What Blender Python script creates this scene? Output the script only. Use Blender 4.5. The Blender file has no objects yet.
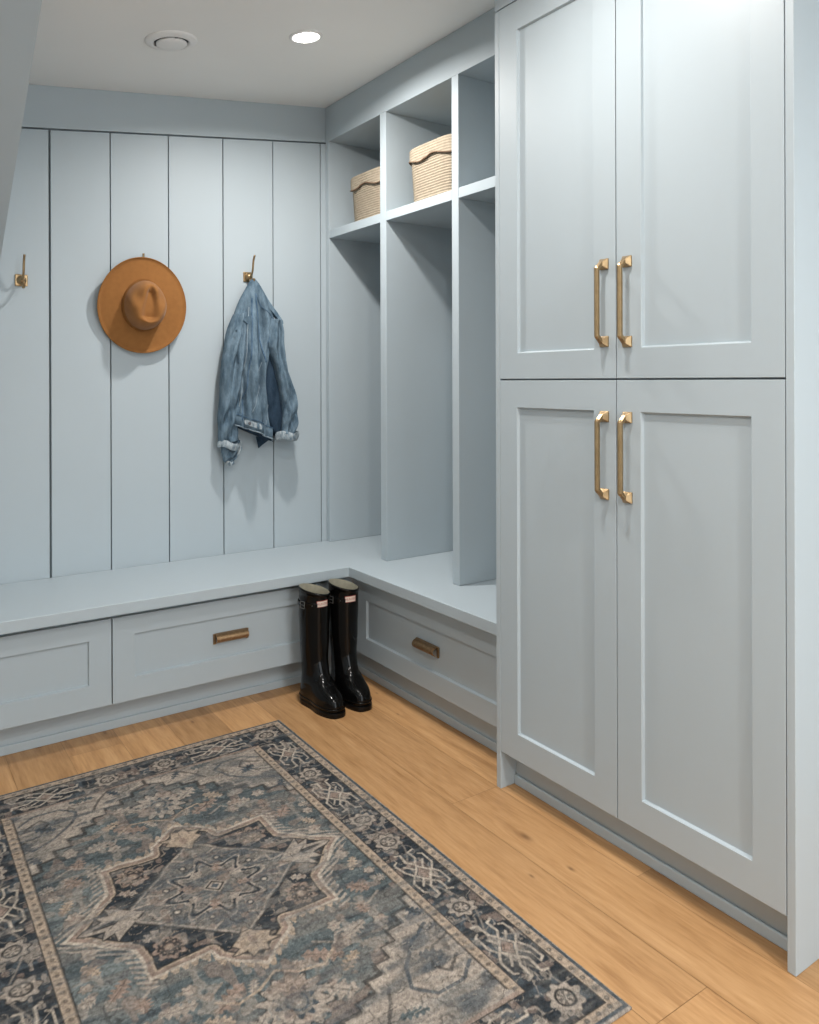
import bpy, bmesh, math, random
import numpy as np
from mathutils import Vector, Matrix
from mathutils.bvhtree import BVHTree
random.seed(4)
C = bpy.context.scene.collection
PI = math.pi

# ------------------------------------------------------------------ helpers
def link(name, me, mat=None, parent=None):
    o = bpy.data.objects.new(name, me); C.objects.link(o)
    if mat is not None and me is not None: me.materials.append(mat)
    if parent is not None: o.parent = parent
    return o
def thing(name, label, cat, loc=(0, 0, 0), rz=0, group=None):
    o = bpy.data.objects.new(name, None); C.objects.link(o)
    o.empty_display_size = .05
    o.location = loc; o.rotation_euler = (0, 0, rz)
    return tag(o, label, cat, group)
def tag(o, label, cat, group=None):
    o['label'] = label; o['category'] = cat
    if group: o['group'] = group
    return o
def structure(o):
    o['kind'] = 'structure'; return o
class MB:
    def __init__(s): s.bm = bmesh.new()
    def box(s, a, b):
        x0, y0, z0 = [min(p, q) for p, q in zip(a, b)]; x1, y1, z1 = [max(p, q) for p, q in zip(a, b)]
        v = [s.bm.verts.new(p) for p in ((x0,y0,z0),(x1,y0,z0),(x1,y1,z0),(x0,y1,z0),(x0,y0,z1),(x1,y0,z1),(x1,y1,z1),(x0,y1,z1))]
        for f in ((0,3,2,1),(4,5,6,7),(0,1,5,4),(1,2,6,5),(2,3,7,6),(3,0,4,7)): s.bm.faces.new([v[i] for i in f])
        return v
    def hexa(s, pts):   # 8 points, bottom ring then top ring
        v = [s.bm.verts.new(p) for p in pts]
        for f in ((0,3,2,1),(4,5,6,7),(0,1,5,4),(1,2,6,5),(2,3,7,6),(3,0,4,7)): s.bm.faces.new([v[i] for i in f])
    def rings(s, rings, close=True, cap0=False, cap1=False):
        rv = [[s.bm.verts.new(p) for p in r] for r in rings]
        n = len(rv[0])
        for i in range(len(rv) - 1):
            for j in range(n if close else n - 1):
                k = (j + 1) % n
                s.bm.faces.new((rv[i][j], rv[i][k], rv[i+1][k], rv[i+1][j]))
        if cap0: s.bm.faces.new(rv[0][::-1])
        if cap1: s.bm.faces.new(rv[-1])
        return rv
    def tube(s, pts, r, n=10, caps=True):
        pts = [Vector(p) for p in pts]
        rr = r if isinstance(r, (list, tuple)) else [r] * len(pts)
        t0 = (pts[1] - pts[0]).normalized()
        up = Vector((0, 0, 1)) if abs(t0.z) < .9 else Vector((1, 0, 0))
        nrm = t0.cross(up).normalized(); out = []
        for i, p in enumerate(pts):
            t = (pts[min(i+1, len(pts)-1)] - pts[max(i-1, 0)]).normalized()
            nrm = (nrm - t * nrm.dot(t)).normalized(); b = t.cross(nrm)
            out.append([p + (nrm * math.cos(2*PI*k/n) + b * math.sin(2*PI*k/n)) * rr[i] for k in range(n)])
        s.rings(out, True, caps, caps)
    def build(s, name, mat, parent=None, smooth=False, bevel=0, seg=2, sub=0, loc=None):
        bmesh.ops.recalc_face_normals(s.bm, faces=s.bm.faces)
        me = bpy.data.meshes.new(name); s.bm.to_mesh(me); s.bm.free()
        if smooth: me.polygons.foreach_set('use_smooth', [True] * len(me.polygons))
        o = link(name, me, mat, parent)
        if loc: o.location = loc
        if bevel:
            m = o.modifiers.new('bevel', 'BEVEL'); m.width = bevel; m.segments = seg; m.limit_method = 'ANGLE'; m.angle_limit = .6
            m.harden_normals = False
        if sub:
            m = o.modifiers.new('sub', 'SUBSURF'); m.levels = sub; m.render_levels = sub
        return o

def srgb(r, g, b):
    f = lambda c: (c/255/12.92) if c/255 <= .04045 else ((c/255 + .055)/1.055) ** 2.4
    return (f(r), f(g), f(b), 1)
def mat(name, col, rough=.5, metal=0, spec=.5, noise=0, nscale=30, bump=0, bscale=200, coat=0, sheen=0):
    m = bpy.data.materials.new(name); m.use_nodes = True
    nt = m.node_tree; b = nt.nodes['Principled BSDF']
    b.inputs['Base Color'].default_value = col; b.inputs['Roughness'].default_value = rough
    b.inputs['Metallic'].default_value = metal; b.inputs['Specular IOR Level'].default_value = spec
    b.inputs['Coat Weight'].default_value = coat; b.inputs['Sheen Weight'].default_value = sheen
    tc = nt.nodes.new('ShaderNodeTexCoord')
    if noise:
        n = nt.nodes.new('ShaderNodeTexNoise'); n.inputs['Scale'].default_value = nscale; n.inputs['Detail'].default_value = 6
        nt.links.new(tc.outputs['Object'], n.inputs['Vector'])
        r = nt.nodes.new('ShaderNodeMapRange'); r.inputs['To Min'].default_value = 1 - noise; r.inputs['To Max'].default_value = 1 + noise
        r.inputs['From Min'].default_value = .3; r.inputs['From Max'].default_value = .7
        nt.links.new(n.outputs['Fac'], r.inputs['Value'])
        x = nt.nodes.new('ShaderNodeVectorMath'); x.operation = 'SCALE'; x.inputs[0].default_value = col[:3]
        nt.links.new(r.outputs[0], x.inputs['Scale']); nt.links.new(x.outputs[0], b.inputs['Base Color'])
    if bump:
        n = nt.nodes.new('ShaderNodeTexNoise'); n.inputs['Scale'].default_value = bscale; n.inputs['Detail'].default_value = 4
        nt.links.new(tc.outputs['Object'], n.inputs['Vector'])
        u = nt.nodes.new('ShaderNodeBump'); u.inputs['Strength'].default_value = bump; u.inputs['Distance'].default_value = .002
        nt.links.new(n.outputs['Fac'], u.inputs['Height']); nt.links.new(u.outputs[0], b.inputs['Normal'])
    return m

PAINT = (.437, .500, .536, 1)
M = {}
M['paint'] = mat('blue_grey_paint', PAINT, .42, spec=.42, noise=.012, nscale=3, bump=.03, bscale=350)
M['wallpaint'] = mat('blue_grey_wall_paint', PAINT, .5, spec=.35, noise=.012, nscale=3, bump=.04, bscale=300)
M['ceil'] = mat('ceiling_white', (.84, .845, .83, 1), .9, spec=.2, noise=.01, nscale=4)
M['brass'] = mat('aged_brass', (.41, .285, .155, 1), .34, metal=.95, noise=.12, nscale=60)
M['brass_dark'] = mat('aged_brass_knurled', (.34, .22, .12, 1), .42, metal=.9, noise=.2, nscale=120, bump=.3, bscale=500)
M['felt'] = mat('tan_felt', (.295, .130, .040, 1), .95, spec=.15, noise=.07, nscale=45, bump=.25, bscale=500, sheen=.15)
M['feltdark'] = mat('tan_felt_band', (.30, .135, .04, 1), .9, spec=.15, noise=.07, nscale=45)
M['rope'] = mat('natural_rope', (.37, .312, .235, 1), .85, spec=.2, noise=.10, nscale=60, bump=.6, bscale=700)
M['cord'] = mat('brown_cord', (.16, .10, .06, 1), .8, noise=.1)
M['rubber'] = mat('glossy_black_rubber', (.003, .003, .003, 1), .13, spec=.28, noise=.0)
M['sole'] = mat('black_rubber_sole', (.003, .003, .003, 1), .3, spec=.25)
M['lining'] = mat('boot_lining', (.24, .225, .17, 1), .9, noise=.1, nscale=80, bump=.3)
M['label'] = mat('cream_label', (.70, .60, .52, 1), .5)
M['labelred'] = mat('red_label_edge', (.35, .06, .04, 1), .5)
M['steel'] = mat('dull_steel', (.25, .25, .24, 1), .35, metal=.9)
M['white'] = mat('white_plastic', (.78, .78, .77, 1), .45)
M['dark'] = mat('vent_cavity', (.10, .10, .11, 1), .8)
M['shadowgap'] = mat('gap_backing', (.16, .19, .205, 1), .8)

def denim(name, base, light, scale=1.0):
    m = bpy.data.materials.new(name); m.use_nodes = True; nt = m.node_tree; b = nt.nodes['Principled BSDF']
    b.inputs['Roughness'].default_value = .85; b.inputs['Specular IOR Level'].default_value = .15
    tc = nt.nodes.new('ShaderNodeTexCoord')
    mp = nt.nodes.new('ShaderNodeMapping'); mp.inputs['Scale'].default_value = (1.6, 1, .55)
    nt.links.new(tc.outputs['Object'], mp.inputs['Vector'])
    n = nt.nodes.new('ShaderNodeTexNoise'); n.inputs['Scale'].default_value = 26*scale; n.inputs['Detail'].default_value = 8; n.inputs['Roughness'].default_value = .68
    nt.links.new(mp.outputs[0], n.inputs['Vector'])
    cr = nt.nodes.new('ShaderNodeValToRGB'); e = cr.color_ramp.elements
    e[0].position = .33; e[0].color = base; e[1].position = .7; e[1].color = light
    nt.links.new(n.outputs['Fac'], cr.inputs[0]); nt.links.new(cr.outputs[0], b.inputs['Base Color'])
    w = nt.nodes.new('ShaderNodeTexWave'); w.inputs['Scale'].default_value = 260; w.bands_direction = 'DIAGONAL'
    nt.links.new(tc.outputs['Object'], w.inputs['Vector'])
    n2 = nt.nodes.new('ShaderNodeTexNoise'); n2.inputs['Scale'].default_value = 70; n2.inputs['Detail'].default_value = 5
    nt.links.new(tc.outputs['Object'], n2.inputs['Vector'])
    ad = nt.nodes.new('ShaderNodeMath'); ad.operation = 'MULTIPLY_ADD'; ad.inputs[1].default_value = .15
    nt.links.new(w.outputs['Fac'], ad.inputs[0]); nt.links.new(n2.outputs['Fac'], ad.inputs[2])
    u = nt.nodes.new('ShaderNodeBump'); u.inputs['Strength'].default_value = .55; u.inputs['Distance'].default_value = .004
    nt.links.new(ad.outputs[0], u.inputs['Height']); nt.links.new(u.outputs[0], b.inputs['Normal'])
    return m
M['denim'] = denim('washed_denim', (.062, .106, .150, 1), (.20, .28, .345, 1))
M['denim_pale'] = denim('faded_denim', (.13, .19, .24, 1), (.55, .60, .62, 1), 3)
M['denim_seam'] = denim('denim_seam', (.04, .085, .15, 1), (.14, .22, .31, 1), 2)
M['denim_light'] = denim('stitched_denim', (.14, .19, .235, 1), (.36, .43, .48, 1), 2)
M['denim_dark'] = denim('denim_inside_and_gap_shade', (.015, .03, .05, 1), (.04, .07, .11, 1))  # inside cloth, also the shade painted into the sleeve gap

# ------------------------------------------------------------------ main measures
D = .502            # back wall plane y
S = .176            # cubby front plane x
XR = .60            # right wall plane x
SL = .125           # slope of the attic ceiling
def cz(x): return 2.44 + SL * (x - S)
CF = -.038          # tall cabinet door face
XL, YF = -2.2, -4.6

# ------------------------------------------------------------------ setting
# floor planks (one mesh, one attribute value per plank)
def make_floor():
    bm = bmesh.new(); lay = bm.faces.layers.float.new('plank')
    w = .165; g = .0005
    rnd = random.Random(11)
    fixed = {-1: -.922, -2: -1.735}      # plank index -> end joint y, measured from seam x=-.04
    i0 = int(math.floor((XL + .04)/w)); i1 = int(math.ceil((XR + .04)/w))
    for i in range(i0, i1):
        x0 = -.04 + i*w; x1 = x0 + w
        L = 1.9
        start = fixed.get(i, rnd.uniform(-1.9, 0))
        k0 = -4
        y = start - 4*L
        while y < D + .1:
            a, b = y + g, y + L - g
            a2, b2 = max(a, YF), min(b, D)
            if b2 > a2:
                v = rnd.random()
                if i == -2: v = .72 if b2 < -1.7 else .30
                if i == -1: v = .42 if a2 > -1.0 else .45
                vs = [bm.verts.new(p) for p in ((x0+g, a2, 0), (min(x1-g, XR), a2, 0), (min(x1-g, XR), b2, 0), (x0+g, b2, 0))]
                f = bm.faces.new(vs); f[lay] = v
            y += L
    vs = [bm.verts.new(p) for p in ((XL, YF, -.002), (XR, YF, -.002), (XR, D, -.002), (XL, D, -.002))]
    f = bm.faces.new(vs); f[lay] = -1
    vs = [bm.verts.new(p) for p in ((XL, YF, -.06), (XL, D, -.06), (XR, D, -.06), (XR, YF, -.06))]
    f = bm.faces.new(vs); f[lay] = -1
    me = bpy.data.meshes.new('floor'); bm.to_mesh(me); bm.free()
    m = bpy.data.materials.new('oak_planks'); m.use_nodes = True; nt = m.node_tree; N = nt.nodes; Lk = nt.links
    b = N['Principled BSDF']; b.inputs['Roughness'].default_value = .42; b.inputs['Specular IOR Level'].default_value = .35
    at = N.new('ShaderNodeAttribute'); at.attribute_name = 'plank'
    tc = N.new('ShaderNodeTexCoord')
    sep = N.new('ShaderNodeSeparateXYZ'); Lk.new(tc.outputs['Object'], sep.inputs[0])
    def math_(op, a, b_=None, c=None):
        n = N.new('ShaderNodeMath'); n.operation = op
        for k, v in enumerate((a, b_, c)):
            if v is None: continue
            if isinstance(v, (int, float)): n.inputs[k].default_value = v
            else: Lk.new(v, n.inputs[k])
        return n.outputs[0]
    # grain flows round the knots
    knots = [(-.146, -1.156, .0095), (-.246, -1.285, .004), (-1.10, .137, .008), (-.893, .107, .007), (.003, -.339, .003), (-.148, -1.32, .005), (-.62, .02, .005), (.043, -.136, .003)]
    dark = None; warp = None
    for kx, ky, r in knots:
        dx = math_('MULTIPLY', math_('SUBTRACT', sep.outputs['X'], kx), 1/r)
        dy = math_('MULTIPLY', math_('SUBTRACT', sep.outputs['Y'], ky), 1/(r*2.3))
        d2 = math_('ADD', math_('MULTIPLY', dx, dx), math_('MULTIPLY', dy, dy))
        e = math_('EXPONENT', math_('MULTIPLY', d2, -1.0))
        ew = math_('MULTIPLY', math_('DIVIDE', dx, math_('ADD', math_('MULTIPLY', d2, .35), 1.0)), r*.9)
        dark = e if dark is None else math_('ADD', dark, e)
        warp = ew if warp is None else math_('ADD', warp, ew)
    xx = math_('SUBTRACT', sep.outputs['X'], warp)
    off = math_('MULTIPLY', at.outputs['Fac'], 37.0)
    cb = N.new('ShaderNodeCombineXYZ')
    Lk.new(math_('MULTIPLY', xx, 1.0), cb.inputs[0]); Lk.new(math_('MULTIPLY', sep.outputs['Y'], .09), cb.inputs[1]); Lk.new(off, cb.inputs[2])
    n1 = N.new('ShaderNodeTexNoise'); n1.inputs['Scale'].default_value = 30; n1.inputs['Detail'].default_value = 7; n1.inputs['Roughness'].default_value = .6; n1.inputs['Distortion'].default_value = .5
    Lk.new(cb.outputs[0], n1.inputs['Vector'])
    n2 = N.new('ShaderNodeTexNoise'); n2.inputs['Scale'].default_value = 150; n2.inputs['Detail'].default_value = 4
    Lk.new(cb.outputs[0], n2.inputs['Vector'])
    n3 = N.new('ShaderNodeTexNoise'); n3.inputs['Scale'].default_value = 7; n3.inputs['Detail'].default_value = 3
    Lk.new(cb.outputs[0], n3.inputs['Vector'])
    g1 = math_('MULTIPLY_ADD', n2.outputs['Fac'], .35, math_('MULTIPLY', n1.outputs['Fac'], .65))
    cr = N.new('ShaderNodeValToRGB'); el = cr.color_ramp.elements
    el[0].position = .30; el[0].color = (.32, .162, .064, 1)
    el[1].position = .70; el[1].color = (.59, .35, .168, 1)
    e = el.new(.5); e.color = (.475, .265, .116, 1)
    Lk.new(g1, cr.inputs[0])
    # plank tone and slow variation
    tone = math_('ADD', math_('MULTIPLY_ADD', at.outputs['Fac'], .24, .84), math_('MULTIPLY_ADD', n3.outputs['Fac'], .22, -.11))
    sc = N.new('ShaderNodeVectorMath'); sc.operation = 'SCALE'; Lk.new(cr.outputs[0], sc.inputs[0]); Lk.new(tone, sc.inputs['Scale'])
    mx = N.new('ShaderNodeMix'); mx.data_type = 'RGBA'; mx.inputs['B'].default_value = (.13, .06, .025, 1)
    Lk.new(math_('MULTIPLY', math_('MINIMUM', dark, 1.0), .75), mx.inputs['Factor']); Lk.new(sc.outputs[0], mx.inputs['A'])
    mx2 = N.new('ShaderNodeMix'); mx2.data_type = 'RGBA'; mx2.inputs['B'].default_value = (.24, .13, .06, 1)
    Lk.new(math_('LESS_THAN', at.outputs['Fac'], -.5), mx2.inputs['Factor']); Lk.new(mx.outputs['Result'], mx2.inputs['A'])
    Lk.new(mx2.outputs['Result'], b.inputs['Base Color'])
    u = N.new('ShaderNodeBump'); u.inputs['Strength'].default_value = .12; u.inputs['Distance'].default_value = .002
    Lk.new(g1, u.inputs['Height']); Lk.new(u.outputs[0], b.inputs['Normal'])
    return structure(link('floor', me, m))
make_floor()

# ceiling: one slightly sloping slab
m = MB(); x0, x1 = XL, XR + .1
m.hexa([(x0, YF, cz(x0)), (x1, YF, cz(x1)), (x1, D+.1, cz(x1)), (x0, D+.1, cz(x0)),
        (x0, YF, cz(x0)+.1), (x1, YF, cz(x1)+.1), (x1, D+.1, cz(x1)+.1), (x0, D+.1, cz(x0)+.1)])
structure(m.build('ceiling', M['ceil']))

# back wall: vertical boards with fine shadow gaps under a smooth upper band
m = MB()
gz = lambda x: 2.279 + SL*(x - S)
edges = [-2.124 + .2265*k for k in range(0, 0)]
gro = [-2.199, -1.896, -1.670, -1.443, -1.217, -.990, -.772, -.545, -.314, -.085, .150]
def board(xa, xb, z0, za, zb, y0=D, y1=D+.02):
    m.hexa([(xa, y0, z0), (xb, y0, z0), (xb, y1, z0), (xa, y1, z0), (xa, y0, za), (xb, y0, zb), (xb, y1, zb), (xa, y1, za)])
gap = {-.990: .0038}
for a, b in zip(gro[:-1], gro[1:]):
    ga = gap.get(a, .0021); gb = gap.get(b, .0021)
    board(a + ga, b - gb, 0, gz(a) - .0035, gz(b) - .0035)
board(.1528, XR, 0, gz(.15) - .0035, gz(XR) - .0035)
xa, xb = gro[0], XR
m.hexa([(xa, D, gz(xa)+.0035), (xb, D, gz(xb)+.0035), (xb, D+.02, gz(xb)+.0035), (xa, D+.02, gz(xa)+.0035),
        (xa, D, cz(xa)), (xb, D, cz(xb)), (xb, D+.02, cz(xb)), (xa, D+.02, cz(xa))])
structure(m.build('wall_back', M['wallpaint'], bevel=.0012))
m = MB()
m.hexa([(XL, D+.014, 0), (XR+.1, D+.014, 0), (XR+.1, D+.1, 0), (XL, D+.1, 0), (XL, D+.014, cz(XL)), (XR+.1, D+.014, cz(XR+.1)), (XR+.1, D+.1, cz(XR+.1)), (XL, D+.1, cz(XL))])
structure(m.build('wall_back_core', M['shadowgap']))

m = MB(); m.hexa([(XR, YF, 0), (XR+.1, YF, 0), (XR+.1, D, 0), (XR, D, 0), (XR, YF, cz(XR)), (XR+.1, YF, cz(XR+.1)), (XR+.1, D, cz(XR+.1)), (XR, D, cz(XR))])
structure(m.build('wall_right', M['wallpaint']))

# boxed-in underside of a stair rising towards the viewer, high on the left
m = MB(); xa, xb = XL, -1.20
sz = lambda y: 1.576 + (2.1216 - 1.576)/(-.584 - .158)*(y - .158)
yt = -.770          # where it meets the ceiling on the room side
for _ in range(8): yt = .158 + (cz(xb) - .001 - 1.576)*(-.584 - .158)/(2.1216 - 1.576)
ytl = .158 + (cz(xa) - .001 - 1.576)*(-.584 - .158)/(2.1216 - 1.576)
yb = D - .0005
bm = m.bm
L_ = [bm.verts.new(p) for p in ((xa, yb, sz(yb)), (xa, ytl, cz(xa)-.001), (xa, yb, cz(xa)-.001))]
R_ = [bm.verts.new(p) for p in ((xb, yb, sz(yb)), (xb, yt, cz(xb)-.001), (xb, yb, cz(xb)-.001))]
bm.faces.new(L_); bm.faces.new(R_[::-1])
for k in range(3): bm.faces.new((L_[k], L_[(k+1) % 3], R_[(k+1) % 3], R_[k]))
structure(m.build('ceiling_left', M['wallpaint']))
m = MB(); m.hexa([(XL, YF, 0), (-1.35, YF, 0), (-1.35, YF+.1, 0), (XL, YF+.1, 0), (XL, YF, cz(XL)), (-1.35, YF, cz(-1.35)), (-1.35, YF+.1, cz(-1.35)), (XL, YF+.1, cz(XL))])  # unseen partial wall, added to keep outside light off the cubby sides
structure(m.build('wall_front_light_block', M['wallpaint']))
m = MB(); m.hexa([(XL-.1, YF, 0), (XL, YF, 0), (XL, D, 0), (XL-.1, D, 0), (XL-.1, YF, cz(XL-.1)), (XL, YF, cz(XL)), (XL, D, cz(XL)), (XL-.1, D, cz(XL-.1))])
structure(m.build('wall_left', M['wallpaint']))

# ------------------------------------------------------------------ shaker door / drawer front
def shaker(u0, u1, z0, z1, pu0, pu1, pz0, pz1, plane, axis, th=.02, inset=.010):
    """front in the plane axis=plane, body behind it (towards +axis); u runs along the other axis"""
    mb = MB()
    def pt(u, d, z): return (plane + d, u, z) if axis == 'x' else (u, plane + d, z)
    def bx(a0, a1, c0, c1, d0, d1): mb.box(pt(a0, d0, c0), pt(a1, d1, c1))
    bm = mb.bm
    def ring(ua, ub, za, zb, d): return [bm.verts.new(pt(u, d, z)) for u, z in ((ua, za), (ub, za), (ub, zb), (ua, zb))]
    b0 = ring(u0, u1, z0, z1, th); b1 = ring(u0, u1, z0, z1, 0); b2 = ring(pu0, pu1, pz0, pz1, 0)
    b3 = ring(pu0 + .0022, pu1 - .0022, pz0 + .003, pz1 - .0015, inset)
    for a, b in ((b0, b1), (b1, b2), (b2, b3)):
        for k in range(4): bm.faces.new((a[k], a[(k+1) % 4], b[(k+1) % 4], b[k]))
    bm.faces.new(b3); bm.faces.new(b0[::-1])
    return mb

# ------------------------------------------------------------------ bench
bench = thing('storage_bench', 'long blue-grey L-shaped storage bench with drawers turning the room corner', 'bench', (0, 0, 0))
FY, FX = .05, .05
m = MB()
m.box((-1.72, FY+.021, .108), (FX+.02, FY+.039, .4205)); m.box((FX+.021, -.917, .108), (FX+.039, FY+.04, .4205))
m.box((-.068, FY, .112), (FX, FY+.02, .4205))            # corner filler, left run
m.box((FX, .028, .112), (FX+.02, FY+.02, .4205))         # corner filler, right run
m.build('carcass', M['paint'], bench, bevel=.0012)
m = MB(); m.box((-1.72, .13, 0), (.12, .145, .108)); m.box((.105, -.917, 0), (.12, .13, .108)); m.build('toe_kick', M['paint'], bench)
m = MB(); m.box((-1.72, .121, 0), (.096, .1295, .030)); m.box((.096, -.917, 0), (.1045, .121, .030)); m.build('shoe_strip', M['paint'], bench, bevel=.003)
kz0, kz1, pz0, pz1 = .113, .4000, .190, .336
dr1 = shaker(-.881, -.071, kz0, kz1, -.808, -.143, pz0, pz1, FY, 'y').build('drawer', M['paint'], bench, bevel=.001)
dr2 = shaker(-1.70, -.885, kz0, kz1, -1.628, -.956, pz0, pz1, FY, 'y').build('drawer', M['paint'], bench, bevel=.001)
dr3 = shaker(-.916, .025, kz0, kz1, -.843, -.048, pz0-.008, pz1-.005, FX, 'x').build('drawer', M['paint'], bench, bevel=.001)

def cup_pull_mesh(loc, rz, drawer, L=.122):
    mb = MB(); n = 16
    Rz = Matrix.Translation(loc) @ Matrix.Rotation(rz, 4, 'Z')
    def arc(ro, rh): return [(-.001 - ro*math.sin(a), rh*math.cos(a) + .002) for a in [PI*k/n*.86 for k in range(n+1)]]
    loop = arc(.026, .0175) + arc(.0225, .014)[::-1]
    xs = [-L/2 + L*k/10 for k in range(11)]
    mb.rings([[Rz @ Vector((x, y, z)) for y, z in loop] for x in xs], True, True, True)
    # back plate and end ears
    for s in (-1, 1):
        v = [(s*(L/2 - .004), -.006, -.018), (s*(L/2 + .006), -.006, -.018), (s*(L/2 + .006), .0, -.018), (s*(L/2 - .004), .0, -.018)]
        pts = v + [(a, b, .0185) for a, b, c in v]
        mb.hexa([Rz @ Vector(p) for p in pts])
    mb.hexa([Rz @ Vector(p) for p in ((-L/2, -.003, .008), (L/2, -.003, .008), (L/2, 0, .008), (-L/2, 0, .008), (-L/2, -.003, .0195), (L/2, -.003, .0195), (L/2, 0, .0195), (-L/2, 0, .0195))])
    o = mb.build('cup_pull', M['brass_dark'], drawer, bevel=.0008); o['label'] = 'aged brass cup pull'
    return o
cup_pull_mesh((-.464, FY + .008, .262), 0, dr1)
cup_pull_mesh((-1.29, FY + .008, .268), 0, dr2)
cup_pull_mesh((FX + .008, -.447, .257), -PI/2, dr3)

# bench seat: L-shaped slab
bm = bmesh.new()
pts = [(-1.78, D-.002), (-1.78, 0), (0, 0), (0, -.917), (XR-.002, -.917), (XR-.002, D-.002)]
lo = [bm.verts.new((x, y, .4215)) for x, y in pts]; hi = [bm.verts.new((x, y, .460)) for x, y in pts]
bm.faces.new(lo[::-1]); bm.faces.new(hi)
for k in range(6): bm.faces.new((lo[k], lo[(k+1) % 6], hi[(k+1) % 6], hi[k]))
mb = MB(); mb.bm.free(); mb.bm = bm
seat = mb.build('seat', M['paint'], bevel=.002)
seat.parent = bench

# ------------------------------------------------------------------ cubby unit
cub = thing('cubby_unit', 'blue-grey open cubby locker unit with three bays standing on the bench beside the tall cabinet', 'shelving', (S, 0, .46))
def cb(name, *boxes, bevel=.0015, pts=None):
    mb = MB()
    for a, b in boxes: mb.box([p - q for p, q in zip(a, (S, 0, .46))], [p - q for p, q in zip(b, (S, 0, .46))])
    return mb.build(name, M['paint'], cub, bevel=bevel)
zb, ztp, XB = .4605, 2.28, XR - .012
cb('side_panel', ((S, .470, zb), (XB, .499, ztp)))
cb('divider', ((S, -.005, zb), (XB, .039, ztp)))
cb('divider', ((S, -.477, zb), (XB, -.438, ztp)))
cb('side_panel', ((S, -.917, zb), (XB, -.880, ztp)))
cb('back_panel', ((XB, -.917, zb), (XR - .001, .499, ztp)), bevel=0)
cb('shelf', ((S+.0005, .0395, 1.839), (XB, .4695, 1.876)))
cb('shelf', ((S+.0005, -.4375, 1.839), (XB, -.0055, 1.876)))
cb('shelf', ((S+.0005, -.8795, 1.839), (XB, -.4775, 1.876)))
mb = MB(); o_ = (S, 0, .46)
def sub(p): return tuple(a - b for a, b in zip(p, o_))
xa, xb = S, XR - .001
mb.hexa([sub(p) for p in ((xa, -.917, ztp), (xb, -.917, ztp), (xb, .499, ztp), (xa, .499, ztp), (xa, -.917, cz(xa)-.001), (xb, -.917, cz(xb)-.001), (xb, .499, cz(xb)-.001), (xa, .499, cz(xa)-.001))])
mb.build('top_fascia', M['paint'], cub, bevel=.001)

# ------------------------------------------------------------------ tall cabinet
cab = thing('tall_cabinet', 'tall blue-grey shaker cabinet with four doors standing on the oak floor at the right', 'cabinet', (0, -1.37, 0))
oc = (0, -1.37, 0)
def cbox(name, boxes, bevel=.0015, material='paint'):
    mb = MB()
    for a, b in boxes: mb.box([p - q for p, q in zip(a, oc)], [p - q for p, q in zip(b, oc)])
    return mb.build(name, M[material], cab, bevel=bevel)
ctop = cz(CF) - .002
cbox('end_panel', [((CF, -.9385, 0), (XR-.001, -.9200, 2.2665))])
cbox('end_panel', [((CF, -1.8215, 0), (XR-.001, -1.8030, ctop))])
cbox('carcass', [((CF+.0215, -1.8025, .109), (CF+.035, -.9390, 2.266)), ((CF+.035, -1.8025, .109), (XR-.02, -.9390, .125)), ((XR-.02, -1.8025, .109), (XR-.002, -.9390, 2.266))], bevel=0)
cbox('toe_kick', [((.0215, -1.8025, 0), (.035, -.9390, .108))], bevel=0)
cbox('shoe_strip', [((.0130, -1.8025, 0), (.0210, -.9390, .028))], bevel=.003)
cbox('top_fascia', [((CF, -1.8025, 2.2705), (CF+.018, -.9200, ctop)), ((CF+.0185, -.9385, 2.2675), (XR-.002, -.9205, ctop))])
def cdoor(y0, y1, z0, z1, p0, p1, q0, q1):
    mb = shaker(y0, y1, z0, z1, p0, p1, q0, q1, CF, 'x', th=.02, inset=.009)
    for v in mb.bm.verts: v.co.y += 1.37
    return mb.build('door', M['paint'], cab, bevel=.001)
a, b, c, d = -.9400, -1.3685, -1.3715, -1.8010
doors = [cdoor(b, a, 1.1945, 2.2665, -1.297, -1.014, 1.268, 2.185), cdoor(d, c, 1.1945, 2.2665, -1.728, -1.446, 1.268, 2.185),
         cdoor(b, a, .110, 1.1900, -1.297, -1.011, .185, 1.113), cdoor(d, c, .110, 1.1900, -1.728, -1.444, .185, 1.113)]
def bar_handle(y, z0, z1, door):
    """squared base plates, faceted bar standing off the door"""
    mb = MB(); y += 1.37
    out = CF - .029
    for z, s in ((z0 + .0125, 1), (z1 - .0125, -1)):
        # plate (low pyramid)
        h = .0135
        r0 = [(CF, y-h, z-h), (CF, y+h, z-h), (CF, y+h, z+h), (CF, y-h, z+h)]
        r1 = [(CF-.004, y-h, z-h), (CF-.004, y+h, z-h), (CF-.004, y+h, z+h), (CF-.004, y-h, z+h)]
        k = .006
        r2 = [(CF-.015, y-k, z-k), (CF-.015, y+k, z-k), (CF-.015, y+k, z+k), (CF-.015, y-k, z+k)]
        r3 = [(out, y-k, z+s*.014-k), (out, y+k, z+s*.014-k), (out, y+k, z+s*.014+k), (out, y-k, z+s*.014+k)]
        mb.rings([r0, r1, r2, r3], True, True, True)
    n = 6; r = .0072
    za, zb_ = z0 + .024, z1 - .024
    prof = [(r*math.cos(2*PI*k/n), r*math.sin(2*PI*k/n)) for k in range(n)]
    mb.rings([[(out + px*.55, y + py*.55, za - .006) for px, py in prof], [(out + px, y + py, za) for px, py in prof],
              [(out + px, y + py, zb_) for px, py in prof], [(out + px*.55, y + py*.55, zb_ + .006) for px, py in prof]], True, True, True)
    o = mb.build('bar_handle', M['brass'], door, bevel=.001); o['label'] = 'aged brass bar handle'
    return o
bar_handle(-1.334, 1.274, 1.492, doors[0]); bar_handle(-1.406, 1.271, 1.490, doors[1])
bar_handle(-1.334, .893, 1.112, doors[2]); bar_handle(-1.406, .893, 1.112, doors[3])

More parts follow.
